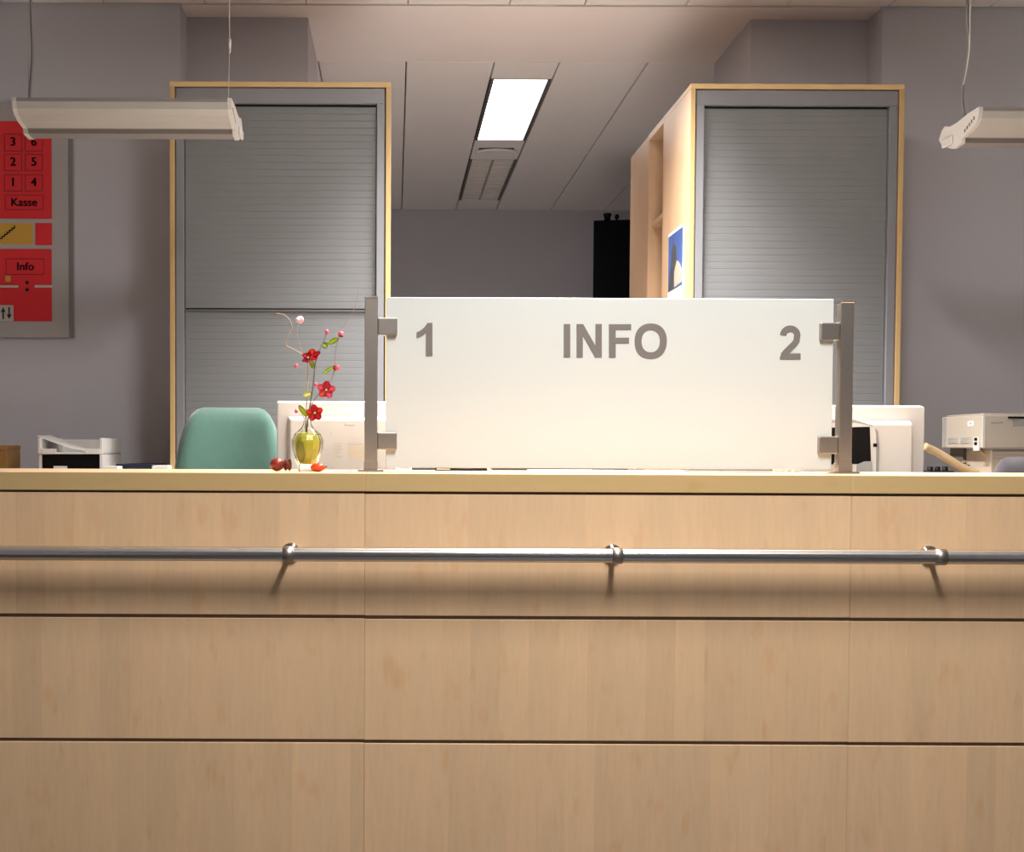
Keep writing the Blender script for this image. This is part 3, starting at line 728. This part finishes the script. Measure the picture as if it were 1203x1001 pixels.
m2, b2 = monitor(nx1 - 0.40, nx1, YM, nz1, nx1 - .36, ax(1069, 520, YM), az(1045, 494, YM), 'white flat monitor seen from behind, beside the right steel post')
# arched cable bay on the right monitor's box
yb_ = YM - .043
def bp(px, py): p = at(px, py, yb_); return p.x, p.z
archo = [(940, 565), (940, 502), (958, 496), (978, 493.2), (1000, 493), (1012, 495.5), (1024, 499.5), (1031, 507), (1032.5, 525), (1032, 540), (1031, 565)]
archw = [(941, 565), (941, 504), (960, 498.5), (980, 497), (1004, 497), (1018, 499.5), (1026.5, 502), (1028, 510), (1028, 565)]
obj('bay_rim', Prism([bp(*p) for p in archo], 'XZ', yb_ - 0.004, yb_ + 0.002), 'plastic_grey', b2)
obj('bay_cover', Prism([bp(*p) for p in archw], 'XZ', yb_ - 0.008, yb_ + 0.002), 'plastic_white', b2)
obj('bay_opening', Prism([bp(*p) for p in [(946, 546), (946, 503), (1020.5, 501.5), (1022, 545)]], 'XZ', yb_ - 0.009, yb_ + 0.002), 'plastic_black', b2)
obj('bay_plug', Prism([bp(*p) for p in [(1004, 565), (1005, 546), (1014, 542), (1022.5, 542), (1024, 565)]], 'XZ', yb_ - 0.011, yb_ + 0.002), 'plastic_grey', b2)
obj('bay_catch', Prism([bp(*p) for p in [(1024.5, 521), (1029, 521), (1029, 525), (1024.5, 525)]], 'XZ', yb_ - 0.0095, yb_ + 0.002), 'plastic_black', b2)

# ================================================================ office chairs
def office_chair(loc, rz, fab, label, zt):
    """local frame: the sitter faces -Y; zt is the top of the backrest"""
    r = thing('office_chair', loc, label, 'chair', 'office chairs behind the counter', rz)
    bh, w2 = 0.46, 0.188
    bm = BM(); nU, nV = 16, 18; grid = {}
    for side in (0, 1):
        for i in range(nU + 1):
            for j in range(nV + 1):
                u = -1 + 2 * i / nU; v_ = j / nV
                half = w2 * (1.0 - 0.22 * v_ ** 2.2)
                x_ = half * u
                # rounded top corners
                e = max(0.0, abs(u) - 0.55) / 0.45
                z_ = zt - bh + bh * v_ - (0.055 * e ** 2.6) * v_ ** 4 + (0.03 * e ** 2) * (1 - v_) ** 4
                edge = max(abs(u) ** 6, abs(2 * v_ - 1) ** 8)
                th = 0.032 * (1 - edge) ** 0.5 + 0.004
                y_ = 0.205 + 0.05 * v_ - 0.05 * u * u * 0.9 + 0.03 * math.sin(PI * v_) * -1
                grid[side, i, j] = bm.verts.new((x_, y_ + (-th if side == 0 else th * 0.6), z_))
    for side in (0, 1):
        for i in range(nU):
            for j in range(nV):
                q = [grid[side, i, j], grid[side, i + 1, j], grid[side, i + 1, j + 1], grid[side, i, j + 1]]
                bm.faces.new(q if side == 0 else q[::-1])
    for i in range(nU):
        for j in (0, nV): bm.faces.new((grid[0, i, j], grid[0, i + 1, j], grid[1, i + 1, j], grid[1, i, j]))
    for j in range(nV):
        for i in (0, nU): bm.faces.new((grid[0, i, j], grid[0, i, j + 1], grid[1, i, j + 1], grid[1, i, j]))
    bmesh.ops.recalc_face_normals(bm, faces=bm.faces)
    obj('backrest', bm, fab, r, local=True, smooth=True)
    obj('seat', Box(-.235, .235, -.24, .21, 0.44, 0.51, bev=.03, seg=3), fab, r, local=True, smooth=True)
    obj('back_support', Tube(smooth_path([(0, .08, .43), (0, .24, .44), (0, .27, .58), (0, .235, zt - .28)]), .016, 10), 'plastic_black', r, local=True)
    obj('column', Lathe([(.026, .10), (.026, .30), (.018, .302), (.018, .44)], (0, 0, 0), 16), 'plastic_black', r, local=True)
    for k in range(5):
        a = 2 * PI * k / 5 + .3
        lg = obj('leg', Tube([(0, 0, .105), (.16 * math.cos(a), .16 * math.sin(a), .095), (.29 * math.cos(a), .29 * math.sin(a), .075)], [.024, .018, .013], 8), 'plastic_black', r, local=True)
        obj('castor', Lathe([(.02, -.02), (.027, -.014), (.027, .014), (.02, .02)], (.29 * math.cos(a), .29 * math.sin(a), .028), 14, 'X'), 'plastic_black', lg, local=True)
    return r
gc = at(274, 478.5, 4.05)
office_chair((gc.x, 4.05 - 0.22, 0), 0.04, 'fabric_green', 'green fabric office chair with a rounded back, beside the left monitor', gc.z)
mc = at(1208, 540, 3.88)
office_chair((mc.x, 4.0 - 0.22 - .15, 0), -0.1, 'fabric_mauve', 'dark mauve office chair whose back peeks over the counter below the printer', az(1215, 537, 3.85))

# ================================================================ printer on the right sideboard
PYF = 4.20
pf = at(1154, 505, PYF); px1 = pf.x + 0.42
pt, pb = az(1154, 487.5, PYF), az(1154, 526.5, PYF)
PD = 0.31
pr = thing('printer', (pf.x + .21, PYF + .15, SBZ), 'beige desktop printer with a small display, on the right sideboard', 'printer')
body = obj('body', Box(pf.x, px1, PYF, PYF + PD, pb, pt, bev=.004, seg=2), 'plastic_beige', pr)
obj('top_lid', Box(pf.x + .012, px1 - .012, PYF + .02, PYF + PD - .012, pt, pt + .006, bev=.002), 'plastic_beige', pr)
def side(u0, u1, v0, v1, m, nm, d=.0012):      # on the flank that faces the passage: u is px in the photograph
    f = lambda u: PYF + PD * (1154 - u) / 47.0
    g = lambda v_: pt + (pb - pt) * (v_ - 488) / 38.0
    return obj(nm, Box(pf.x - d, pf.x + .001, f(u1), f(u0), g(v1), g(v0)), m, body)
for u0 in (1115, 1130):
    vg = side(u0, u0 + 12, 513, 520.5, 'plastic_beige', 'vent_grille', .002)
    for k in range(4): side(u0 + .8, u0 + 11.2, 513.8 + 1.7 * k, 514.8 + 1.7 * k, 'plastic_grey', 'vent_slot', .0026)
side(1138, 1144.5, 494.5, 500, 'paper', 'sticker'); side(1140.4, 1142.4, 496, 498.4, 'plastic_grey', 'sticker_mark', .0018)
side(1145.5, 1151.5, 513, 529, 'plastic_white', 'switch_plate', .004)
for v0 in (514, 519): side(1147, 1150, v0, v0 + 3.4, 'plastic_black', 'switch', .0055)
side(1109, 1112.5, 489, 525, 'plastic_grey', 'rear_seam', .0014)
def front(x0, x1, y0, y1, m, nm, d=.002):
    a = at(x0, y0, PYF); b = at(x1, y1, PYF); return obj(nm, Box(a.x, b.x, PYF - d, PYF + .002, b.z, a.z, bev=.0005), m, body)
front(1164, 1178.5, 495.2, 497.2, 'plastic_grey', 'logo_strip', .001)
front(1184, 1240, 489.4, 491.6, 'plastic_black', 'display_hood', .006); front(1189.5, 1235, 492, 500.5, 'plastic_grey', 'display')
front(1154.5, 1157, 489, 526, 'plastic_white', 'corner_strip', .001)
# base under the overhanging body
bxl = ax(1164, 535, PYF + .02)
o_ = obj('paper_cassette', Box(bxl, px1 - .01, PYF + .02, PYF + PD, SBZ, pb - .004, bev=.003), 'plastic_beige', pr)
for k in range(3): obj('cassette_groove', Box(bxl + .006, px1 - .016, PYF + .0192, PYF + .021, pb - .012 - .012 * k, pb - .009 - .012 * k), 'plastic_grey', o_)
rx = ax(1131, 535, PYF + .2)
obj('rear_foot', Box(rx, bxl, PYF + .20, PYF + PD - .01, SBZ, pb), 'louvre_dark', pr)
obj('foot_ledge', Box(rx - .002, bxl, PYF + .195, PYF + .20, az(1140, 542.5, PYF + .2) - .004, az(1140, 541, PYF + .2)), 'plastic_cream', pr)
a = at(1134, 543, PYF + .19); b = at(1153, 551, PYF + .19)
for k in range(6):
    x_ = a.x + (b.x - a.x) * k / 6
    obj('guide_tooth', Box(x_, x_ + (b.x - a.x) / 9, PYF + .17, PYF + .195, SBZ, az(1140, 546 + (k % 2) * 1.5, PYF + .18)), 'plastic_black', pr)
s0 = at(1150, 527, PYF + .10); s1 = at(1161, 535.5, PYF + .05)
obj('strut', Tube([s0, s1], .007, 8), 'plastic_cream', pr)
# cream paper chute sloping down from the printer's left
ch = [at(1086, 524.5, PYF + .14), at(1100, 531, PYF + .14), at(1115, 540, PYF + .13), at(1130, 549, PYF + .12), at(1146, 555, PYF + .11), at(1168, 558, PYF + .10)]
ch = [Vector((p.x, p.y, max(p.z, SBZ + .012))) for p in ch]
obj('paper_chute', Tube(smooth_path(ch), [.015] * (4 * 5 + 1), 10), 'plastic_cream', pr)
# small black plug strip beside the printer
p0 = at(1092, 549, PYF + .05)
ps = thing('plug_strip', (p0.x + .03, PYF + .05, SBZ), 'small black plug strip lying beside the printer', 'plug strip')
obj('body', Box(p0.x - .02, p0.x + .075, PYF + .02, PYF + .07, SBZ, az(1100, 553, PYF + .05), bev=.003), 'plastic_black', ps)
for k in range(3): obj('plug', Lathe([(.010, SBZ + .01), (.010, az(1100, 548.5 + (k % 2), PYF + .05)), (.006, az(1100, 548, PYF + .05))], (p0.x + .0 + .026 * k, PYF + .045, 0), 10), 'plastic_black', ps)

# ================================================================ letter trays and papers on the left sideboard
TY = 4.42
tx0, tx1 = ax(44.5, 530, TY), ax(120.5, 530, TY)
def letter_tray(zb, zt, label):
    r = thing('letter_tray', ((tx0 + tx1) / 2, TY + .15, zb), label, 'letter tray', 'stacked letter trays')
    t_ = .0045; D_ = .30
    obj('tray_floor', Box(tx0, tx1, TY + .006, TY + D_, zb, zb + .003), 'tray_white', r)
    for a in (tx0, tx1 - .010): obj('side_wall', Box(a, a + .010, TY + .001, TY + D_, zb, zt, bev=.001), 'tray_white', r)
    obj('back_wall', Box(tx0 + .01, tx1 - .01, TY + D_ - t_, TY + D_, zb + .003, zt - .004), 'tray_white', r)
    n0, n1 = ax(66, 530, TY), ax(100, 530, TY)
    for a, b in ((tx0 + .010, n0), (n1, tx1 - .010)): obj('front_lip', Box(a, b, TY, TY + t_, zb, zb + .019, bev=.001), 'tray_white', r)
    for a, ys_ in ((tx0 + .001, ((TY + .01, .012), (TY + D_ - .03, .012))), (tx1 - .011, ((TY + .002, D_ - .004),))):
        for y_, yl_ in ys_: obj('riser', Box(a, a + .010, y_, y_ + yl_, zb - .047, zb), 'tray_white', r)
    return r
z_up = az(80, 533.5, TY); z_upt = az(80, 514.5, TY)
letter_tray(z_up, z_upt, 'white letter tray holding a curling sheet, topmost of its stack')
z_lo = z_up - .047
dark = thing('tray_shade', ((tx0 + tx1) / 2, TY + .15, SBZ), 'black block standing for the shaded opening under the white letter tray', 'shade block')  # black block in place of the shade inside the lower tray
obj('body', Box(tx0 + .012, tx1 - .012, TY + .012, TY + .28, SBZ, z_up - .002, bev=.002), 'plastic_black', dark)
obj('label_strip', Box(ax(62, 548, TY), ax(78, 548, TY), TY + .010, TY + .0125, az(70, 551, TY), az(70, 547.5, TY)), 'paper', dark)
for o in [o for o in C.objects if o.name.startswith('riser')]:
    b_ = min(v_.co.z for v_ in o.data.vertices)
    for v_ in o.data.vertices:
        if abs(v_.co.z - b_) < 1e-5: v_.co.z = SBZ - rootloc(o.parent).z
sheet = BM(); vs = []
pth = [at(40, 512.5, TY + .04), at(55, 516, TY + .05), at(72, 522, TY + .06), at(90, 527.5, TY + .07), at(112, 530.5, TY + .08)]
pth = smooth_path([(max(p.x, tx0 - .01), p.y, p.z) for p in pth])
ring = []
for p in pth: ring.append([sheet.verts.new((p.x, TY + .02, p.z)), sheet.verts.new((p.x, TY + .20, p.z + .004)), sheet.verts.new((p.x, TY + .20, p.z + .0055)), sheet.verts.new((p.x, TY + .02, p.z + .0015))])
for i in range(len(ring) - 1):
    for k in range(4): sheet.faces.new((ring[i][k], ring[i][(k + 1) % 4], ring[i + 1][(k + 1) % 4], ring[i + 1][k]))
sheet.faces.new(ring[0]); sheet.faces.new(ring[-1][::-1]); bmesh.ops.recalc_face_normals(sheet, faces=sheet.faces)
so = obj('paper_sheet', sheet, 'paper'); tag(so, 'curled white paper sheet lying in the letter tray', 'paper')
so2 = obj('paper_stack', Box(tx0 + .013, tx1 - .013, TY + .02, TY + .28, z_up + .003, z_up + .007, bev=.001), 'paper'); tag(so2, 'flat stack of paper in the bottom of the letter tray', 'paper')
fx0, fx1 = ax(136, 547, TY), ax(178, 547, TY)
fo = thing('ring_binder', ((fx0 + fx1) / 2, TY + .1, SBZ), 'dark blue binder lying flat between the letter tray and the cabinet', 'binder')
ft = az(160, 545.5, TY)
obj('cover', Box(fx0, fx1, TY, TY + .006, SBZ, ft, bev=.001), 'folder_blue', fo)
obj('lower_board', Box(fx0, fx1, TY + .006, TY + .28, SBZ, SBZ + .003), 'folder_blue', fo)
obj('upper_board', Box(fx0, fx1, TY + .006, TY + .28, ft - .003, ft), 'folder_blue', fo)
obj('pages', Box(fx0 + .006, fx1 - .006, TY + .008, TY + .27, SBZ + .003, ft - .003), 'paper', fo)
o = obj('paper_stack', Box(ax(179, 548, TY), ax(197, 548, TY), TY, TY + .2, SBZ, az(188, 547, TY), bev=.001), 'paper'); tag(o, 'narrow stack of white slips beside the tall cabinet', 'paper')
o = obj('paper_stack', Box(ax(122, 548, TY - .06), ax(141, 548, TY - .06), TY - .10, TY - .02, SBZ, az(130, 547.5, TY - .06), bev=.001), 'paper'); tag(o, 'small white note block in front of the letter tray', 'paper')
wb0, wb1 = ax(-50, 530, TY), ax(8, 530, TY)
wb = thing('card_box', ((wb0 + wb1) / 2, TY + .08, SBZ), 'brown wooden card box at the left edge below the sign', 'box')
zt_ = az(4, 523, TY)
obj('body', Box(wb0, wb1, TY, TY + .16, SBZ, zt_ - .02, bev=.002), 'wood_box', wb); obj('lid', Box(wb0 - .001, wb1 + .001, TY - .001, TY + .161, zt_ - .019, zt_, bev=.002), 'wood_box', wb)

# ================================================================ vase with blossom branch on the counter
VY = 3.085
vb = at(361, 553, VY); VS = VY / F                  # metres per photograph pixel there
vase = thing('vase', (vb.x, VY, ZT), 'clear glass bottle vase with yellow green filling on the counter', 'vase')
prof = [(10, 0), (11.5, 1.2), (11.5, 3), (11, 6), (14.5, 14), (18.2, 27), (18.6, 36), (15.5, 43.5), (8, 50), (5, 55), (4.3, 61), (5.6, 64)]
inn = [(4.9, 64), (3.5, 61), (4.2, 55), (7, 49.5), (14.3, 42.5), (17.2, 36), (16.8, 27), (13.2, 14.5), (9.5, 8), (2, 7)]
obj('bottle', Lathe([(a * VS, b * VS) for a, b in prof + inn], (vb.x, VY, ZT + .0005), 12, smooth=False), 'clear_glass', vase)
fill = [(2, 8), (8.8, 8.6), (12.2, 14.8), (15.9, 27), (16.3, 35.6), (13.4, 41.5), (10.5, 44), (2, 45)]
obj('filling', Lathe([(a * VS * .93, b * VS) for a, b in fill], (vb.x, VY, ZT + .0005), 12, smooth=False), 'stone_yellow', vase)
obj('leaf_insert', Ball((vb.x - 6.0 * VS, VY - 9.2 * VS, ZT + 26 * VS), 1, (6.8 * VS, 6.2 * VS, 16.0 * VS)), 'stone_olive', vase)
br = thing('blossom_branch', (vb.x, VY, ZT + 12 * VS), 'thin branch with red and pink blossoms standing in the glass vase', 'flowers')
def fp(px, py, dy=0.0): p = at(px, py, VY + dy); return p
def twig(pts, r0, r1, m):
    P_ = smooth_path([fp(*q) for q in pts], 5); n = len(P_)
    obj('twig', Tube(P_, [r0 + (r1 - r0) * i / (n - 1) for i in range(n)], 6), m, br)
twig([(360, 510), (361, 500), (364, 478), (367.5, 455, -.01), (371, 425, -.015), (377, 408, -.01), (381, 399), (384, 391)], .0023, .0009, 'twig_dark')
twig([(360, 509), (363, 485), (371, 467, .01), (386, 452, .015), (393, 433, .02), (394, 415, .02), (398, 396, .02), (405, 380, .03), (414, 368, .03), (419, 352, .03), (421.5, 338, .035), (419, 318, .04)], .0014, .0006, 'twig_mauve')
twig([(359, 509), (360.5, 470, .005), (362, 430, .01), (357, 418, .005), (346, 411), (336, 405), (338.5, 394, -.005), (343, 386), (341, 377), (334, 370), (324, 368)], .0016, .0010, 'twig_tan')
def petal_bm(length, width):
    bm = BM(); n = 6; L0 = []
    for i in range(n + 1):
        t_ = i / n; w_ = width * math.sin(PI * (0.12 + 0.80 * t_)) ** 0.8 * 0.5; zz = 0.18 * length * t_ * t_
        L0.append((bm.verts.new((t_ * length, -w_, zz + .12 * w_)), bm.verts.new((t_ * length, 0, zz - .0003)), bm.verts.new((t_ * length, w_, zz + .12 * w_))))
    for i in range(n):
        for k in range(2): bm.faces.new((L0[i][k], L0[i + 1][k], L0[i + 1][k + 1], L0[i][k + 1]))
    bmesh.ops.solidify(bm, geom=bm.faces[:], thickness=.0007)
    return bm
def flower(px, py, dy, rpx, facing, ms, n=5, spin=0.3):
    c = fp(px, py, dy); d = Vector(facing).normalized()
    q = d.to_track_quat('Z', 'Y').to_matrix()
    f = obj('flower', Ball(c + d * .001, .0035, (1, 1, 1), 1), 'stamen', br)
    for k in range(n):
        bm = petal_bm(rpx * VS * 1.08, rpx * VS * 0.98)
        bmesh.ops.rotate(bm, matrix=q @ Matrix.Rotation(2 * PI * k / n + spin, 3, 'Z'), verts=bm.verts); bmesh.ops.translate(bm, vec=c, verts=bm.verts)
        obj('petal', bm, ms[k % len(ms)], f, smooth=True)
def bud(px, py, rpx, m, dy=0.0, el=1.3): obj('bud', Ball(fp(px, py, dy), rpx * VS, (1, 1, el), 2), m, br)
def leaf(x0, y0, x1, y1, wpx, m, dy=-.004):
    a, b = fp(x0, y0, dy), fp(x1, y1, dy - .006); d = b - a
    bm = petal_bm(d.length, wpx * VS)
    X = d.normalized(); Z = Vector((0.15, -1, .35)); Z = (Z - X * Z.dot(X)).normalized(); Y = Z.cross(X)
    bmesh.ops.rotate(bm, matrix=Matrix((X, Y, Z)).transposed(), verts=bm.verts); bmesh.ops.translate(bm, vec=a, verts=bm.verts)
    obj('leaf', bm, m, br, smooth=True)
flower(366, 419, -.015, 10.5, (-0.25, -0.75, 0.75), ['petal_red', 'petal_orange', 'petal_red', 'petal_pink', 'petal_red'], spin=.5)
flower(362, 420.5, -.025, 7, (-.5, -.9, .4), ['petal_pink', 'petal_red'], spin=.1)
flower(383, 458.5, -.012, 10, (0.15, -1, 0.25), ['petal_pink', 'petal_red', 'petal_pink', 'petal_orange', 'petal_pink'], spin=.2)
flower(369.8, 485.3, -.020, 9.3, (0.02, -1, 0.08), ['petal_red', 'petal_orange', 'petal_red'], spin=PI / 2 + .15)
bud(352.5, 375.5, 4.6, 'petal_pale', 0, 1.0); bud(349.5, 376, 3.0, 'plastic_white', -.012, 1.0)
bud(384, 390, 2.4, 'petal_pink'); bud(400.5, 392.5, 3.6, 'petal_pink', .018, 1.0); bud(401, 394.6, 2.5, 'bud_dark', .008, .8)
bud(394.5, 432.3, 3.8, 'bud_dark', .018, 1.0); bud(396.4, 432, 3.0, 'petal_pink', .012, 1.1)
bud(348, 430, 2.2, 'petal_pink'); bud(371, 452, 2.2, 'petal_pink'); bud(348, 483, 2.1, 'petal_pink')
twig([(371, 452, -.002), (368.6, 456, -.008)], .0005, .0006, 'twig_dark'); twig([(348, 430), (355, 432, .005), (362, 436, .01)], .0004, .0005, 'twig_tan'); twig([(348, 483), (355, 488), (361, 494)], .0004, .0005, 'twig_tan')
twig([(352.5, 376), (349, 392), (356, 417, .003)], .0004, .0005, 'twig_tan')
leaf(379, 407.5, 386, 404, 8, 'leaf_green'); leaf(378.5, 403, 385, 409, 6, 'leaf_pale'); leaf(386, 404, 398, 398, 6.5, 'leaf_green'); leaf(366, 424, 368, 434, 6, 'leaf_green')
leaf(392, 430.5, 379, 440, 4.5, 'leaf_green'); leaf(366, 462, 356, 466, 8, 'leaf_pale'); leaf(361, 489, 350, 477, 7, 'leaf_green')
# dried fruits at the foot of the vase
def fruit(px, py, dy, rpx, sc, m, nm, label):
    c = fp(px, py, dy); r_ = rpx * (VY + dy) / F
    o = thing(nm, (c.x, VY + dy, ZT), label, 'dried fruit', 'dried fruits by the vase')
    obj('flesh', Ball((c.x, VY + dy, ZT + r_ * sc[2]), r_, sc, 3), m, o)
    tube_p = [(c.x + r_ * sc[0] * .8, VY + dy - .002, ZT + r_ * sc[2]), (c.x + r_ * sc[0] * 1.25, VY + dy - .004, ZT + r_ * sc[2] * 1.2)]
    obj('stalk', Tube(tube_p, .0018, 6), 'berry_brown', o)
    return o
fruit(325.5, 545, 0, 8.0, (1.05, 1, .98), 'berry_red', 'rose_hip', 'round dark red rose hip lying left of the vase')
o = thing('seed_pod', (fp(338, 545).x, VY + .005, ZT), 'brown split seed pod between the red rose hip and the vase', 'dried fruit', 'dried fruits by the vase')
c = fp(338, 545, .005)
for k, (dx, rot) in enumerate(((-2.2, .25), (2.2, -.25))):
    obj('husk', Ball((c.x + dx * VS, VY + .005, ZT + 7.4 * VS), 1, (2.8 * VS, 4 * VS, 7.2 * VS), 2), 'berry_brown', o)
obj('kernel', Ball((c.x, VY - .002, ZT + 7.5 * VS), 1, (2.6 * VS, 3 * VS, 5 * VS), 2), 'berry_red', o)
fruit(373.5, 548, -.05, 6.2, (1.42, 1.2, .84), 'berry_orange', 'orange_fruit', 'flattened orange red dried fruit in front of the vase foot')

# ================================================================ small things on the worktop behind the glass
WY = YC + 0.33
p0, p1_ = at(511, 553, WY), at(572, 553, WY)
pen = thing('ballpoint_pen', ((p0.x + p1_.x) / 2, WY, ZT), 'dark pen lying under the glass screen below the figure 1', 'pen')
obj('barrel', Tube([(p0.x, WY, ZT + .0042), (p1_.x, WY, ZT + .0042)], .0042, 10), 'plastic_black', pen)
obj('tip', Tube([(p1_.x, WY, ZT + .0042), (p1_.x + .003, WY, ZT + .0042), (p1_.x + .014, WY, ZT + .0042)], [.0036, .0036, .001], 10), 'steel_satin', pen)
obj('clip', Box(p0.x + .004, p0.x + .04, WY - .006, WY - .0042, ZT + .003, ZT + .006), 'steel_satin', pen)
o = obj('leaflet', Box(ax(622, 553, WY), ax(800, 553, WY), WY - .03, WY + .06, ZT, ZT + .003, bev=.0005), 'paper'); tag(o, 'flat white leaflet lying behind the glass under INFO', 'leaflet')
fd = thing('folder', (ax(855, 553, WY), WY, ZT), 'thin blue folder lying behind the glass screen near the figure 2', 'folder')
a, b = ax(806, 553, WY), ax(904, 553, WY)
obj('cover', Box(a, b, WY - .03, WY + .06, ZT + .0045, ZT + .006, bev=.0004), 'folder_blue', fd); obj('pages', Box(a + .002, b - .002, WY - .028, WY + .058, ZT + .0012, ZT + .0045), 'print_faint', fd); obj('back_cover', Box(a, b, WY - .03, WY + .06, ZT, ZT + .0012), 'folder_blue', fd)
for k, (q0, q1) in enumerate(((909, 920), (923, 928), (931, 938.5))):
    o = obj('rubber_stamp', Box(ax(q0, 553, WY), ax(q1, 553, WY), WY - .01, WY + .012, ZT, ZT + .008, bev=.001), 'plastic_grey')
    tag(o, ('small grey eraser beside the blue folder', 'tiny grey block between two others behind the glass', 'small grey block nearest the right post behind the glass')[k], 'eraser'); o.name = 'eraser'
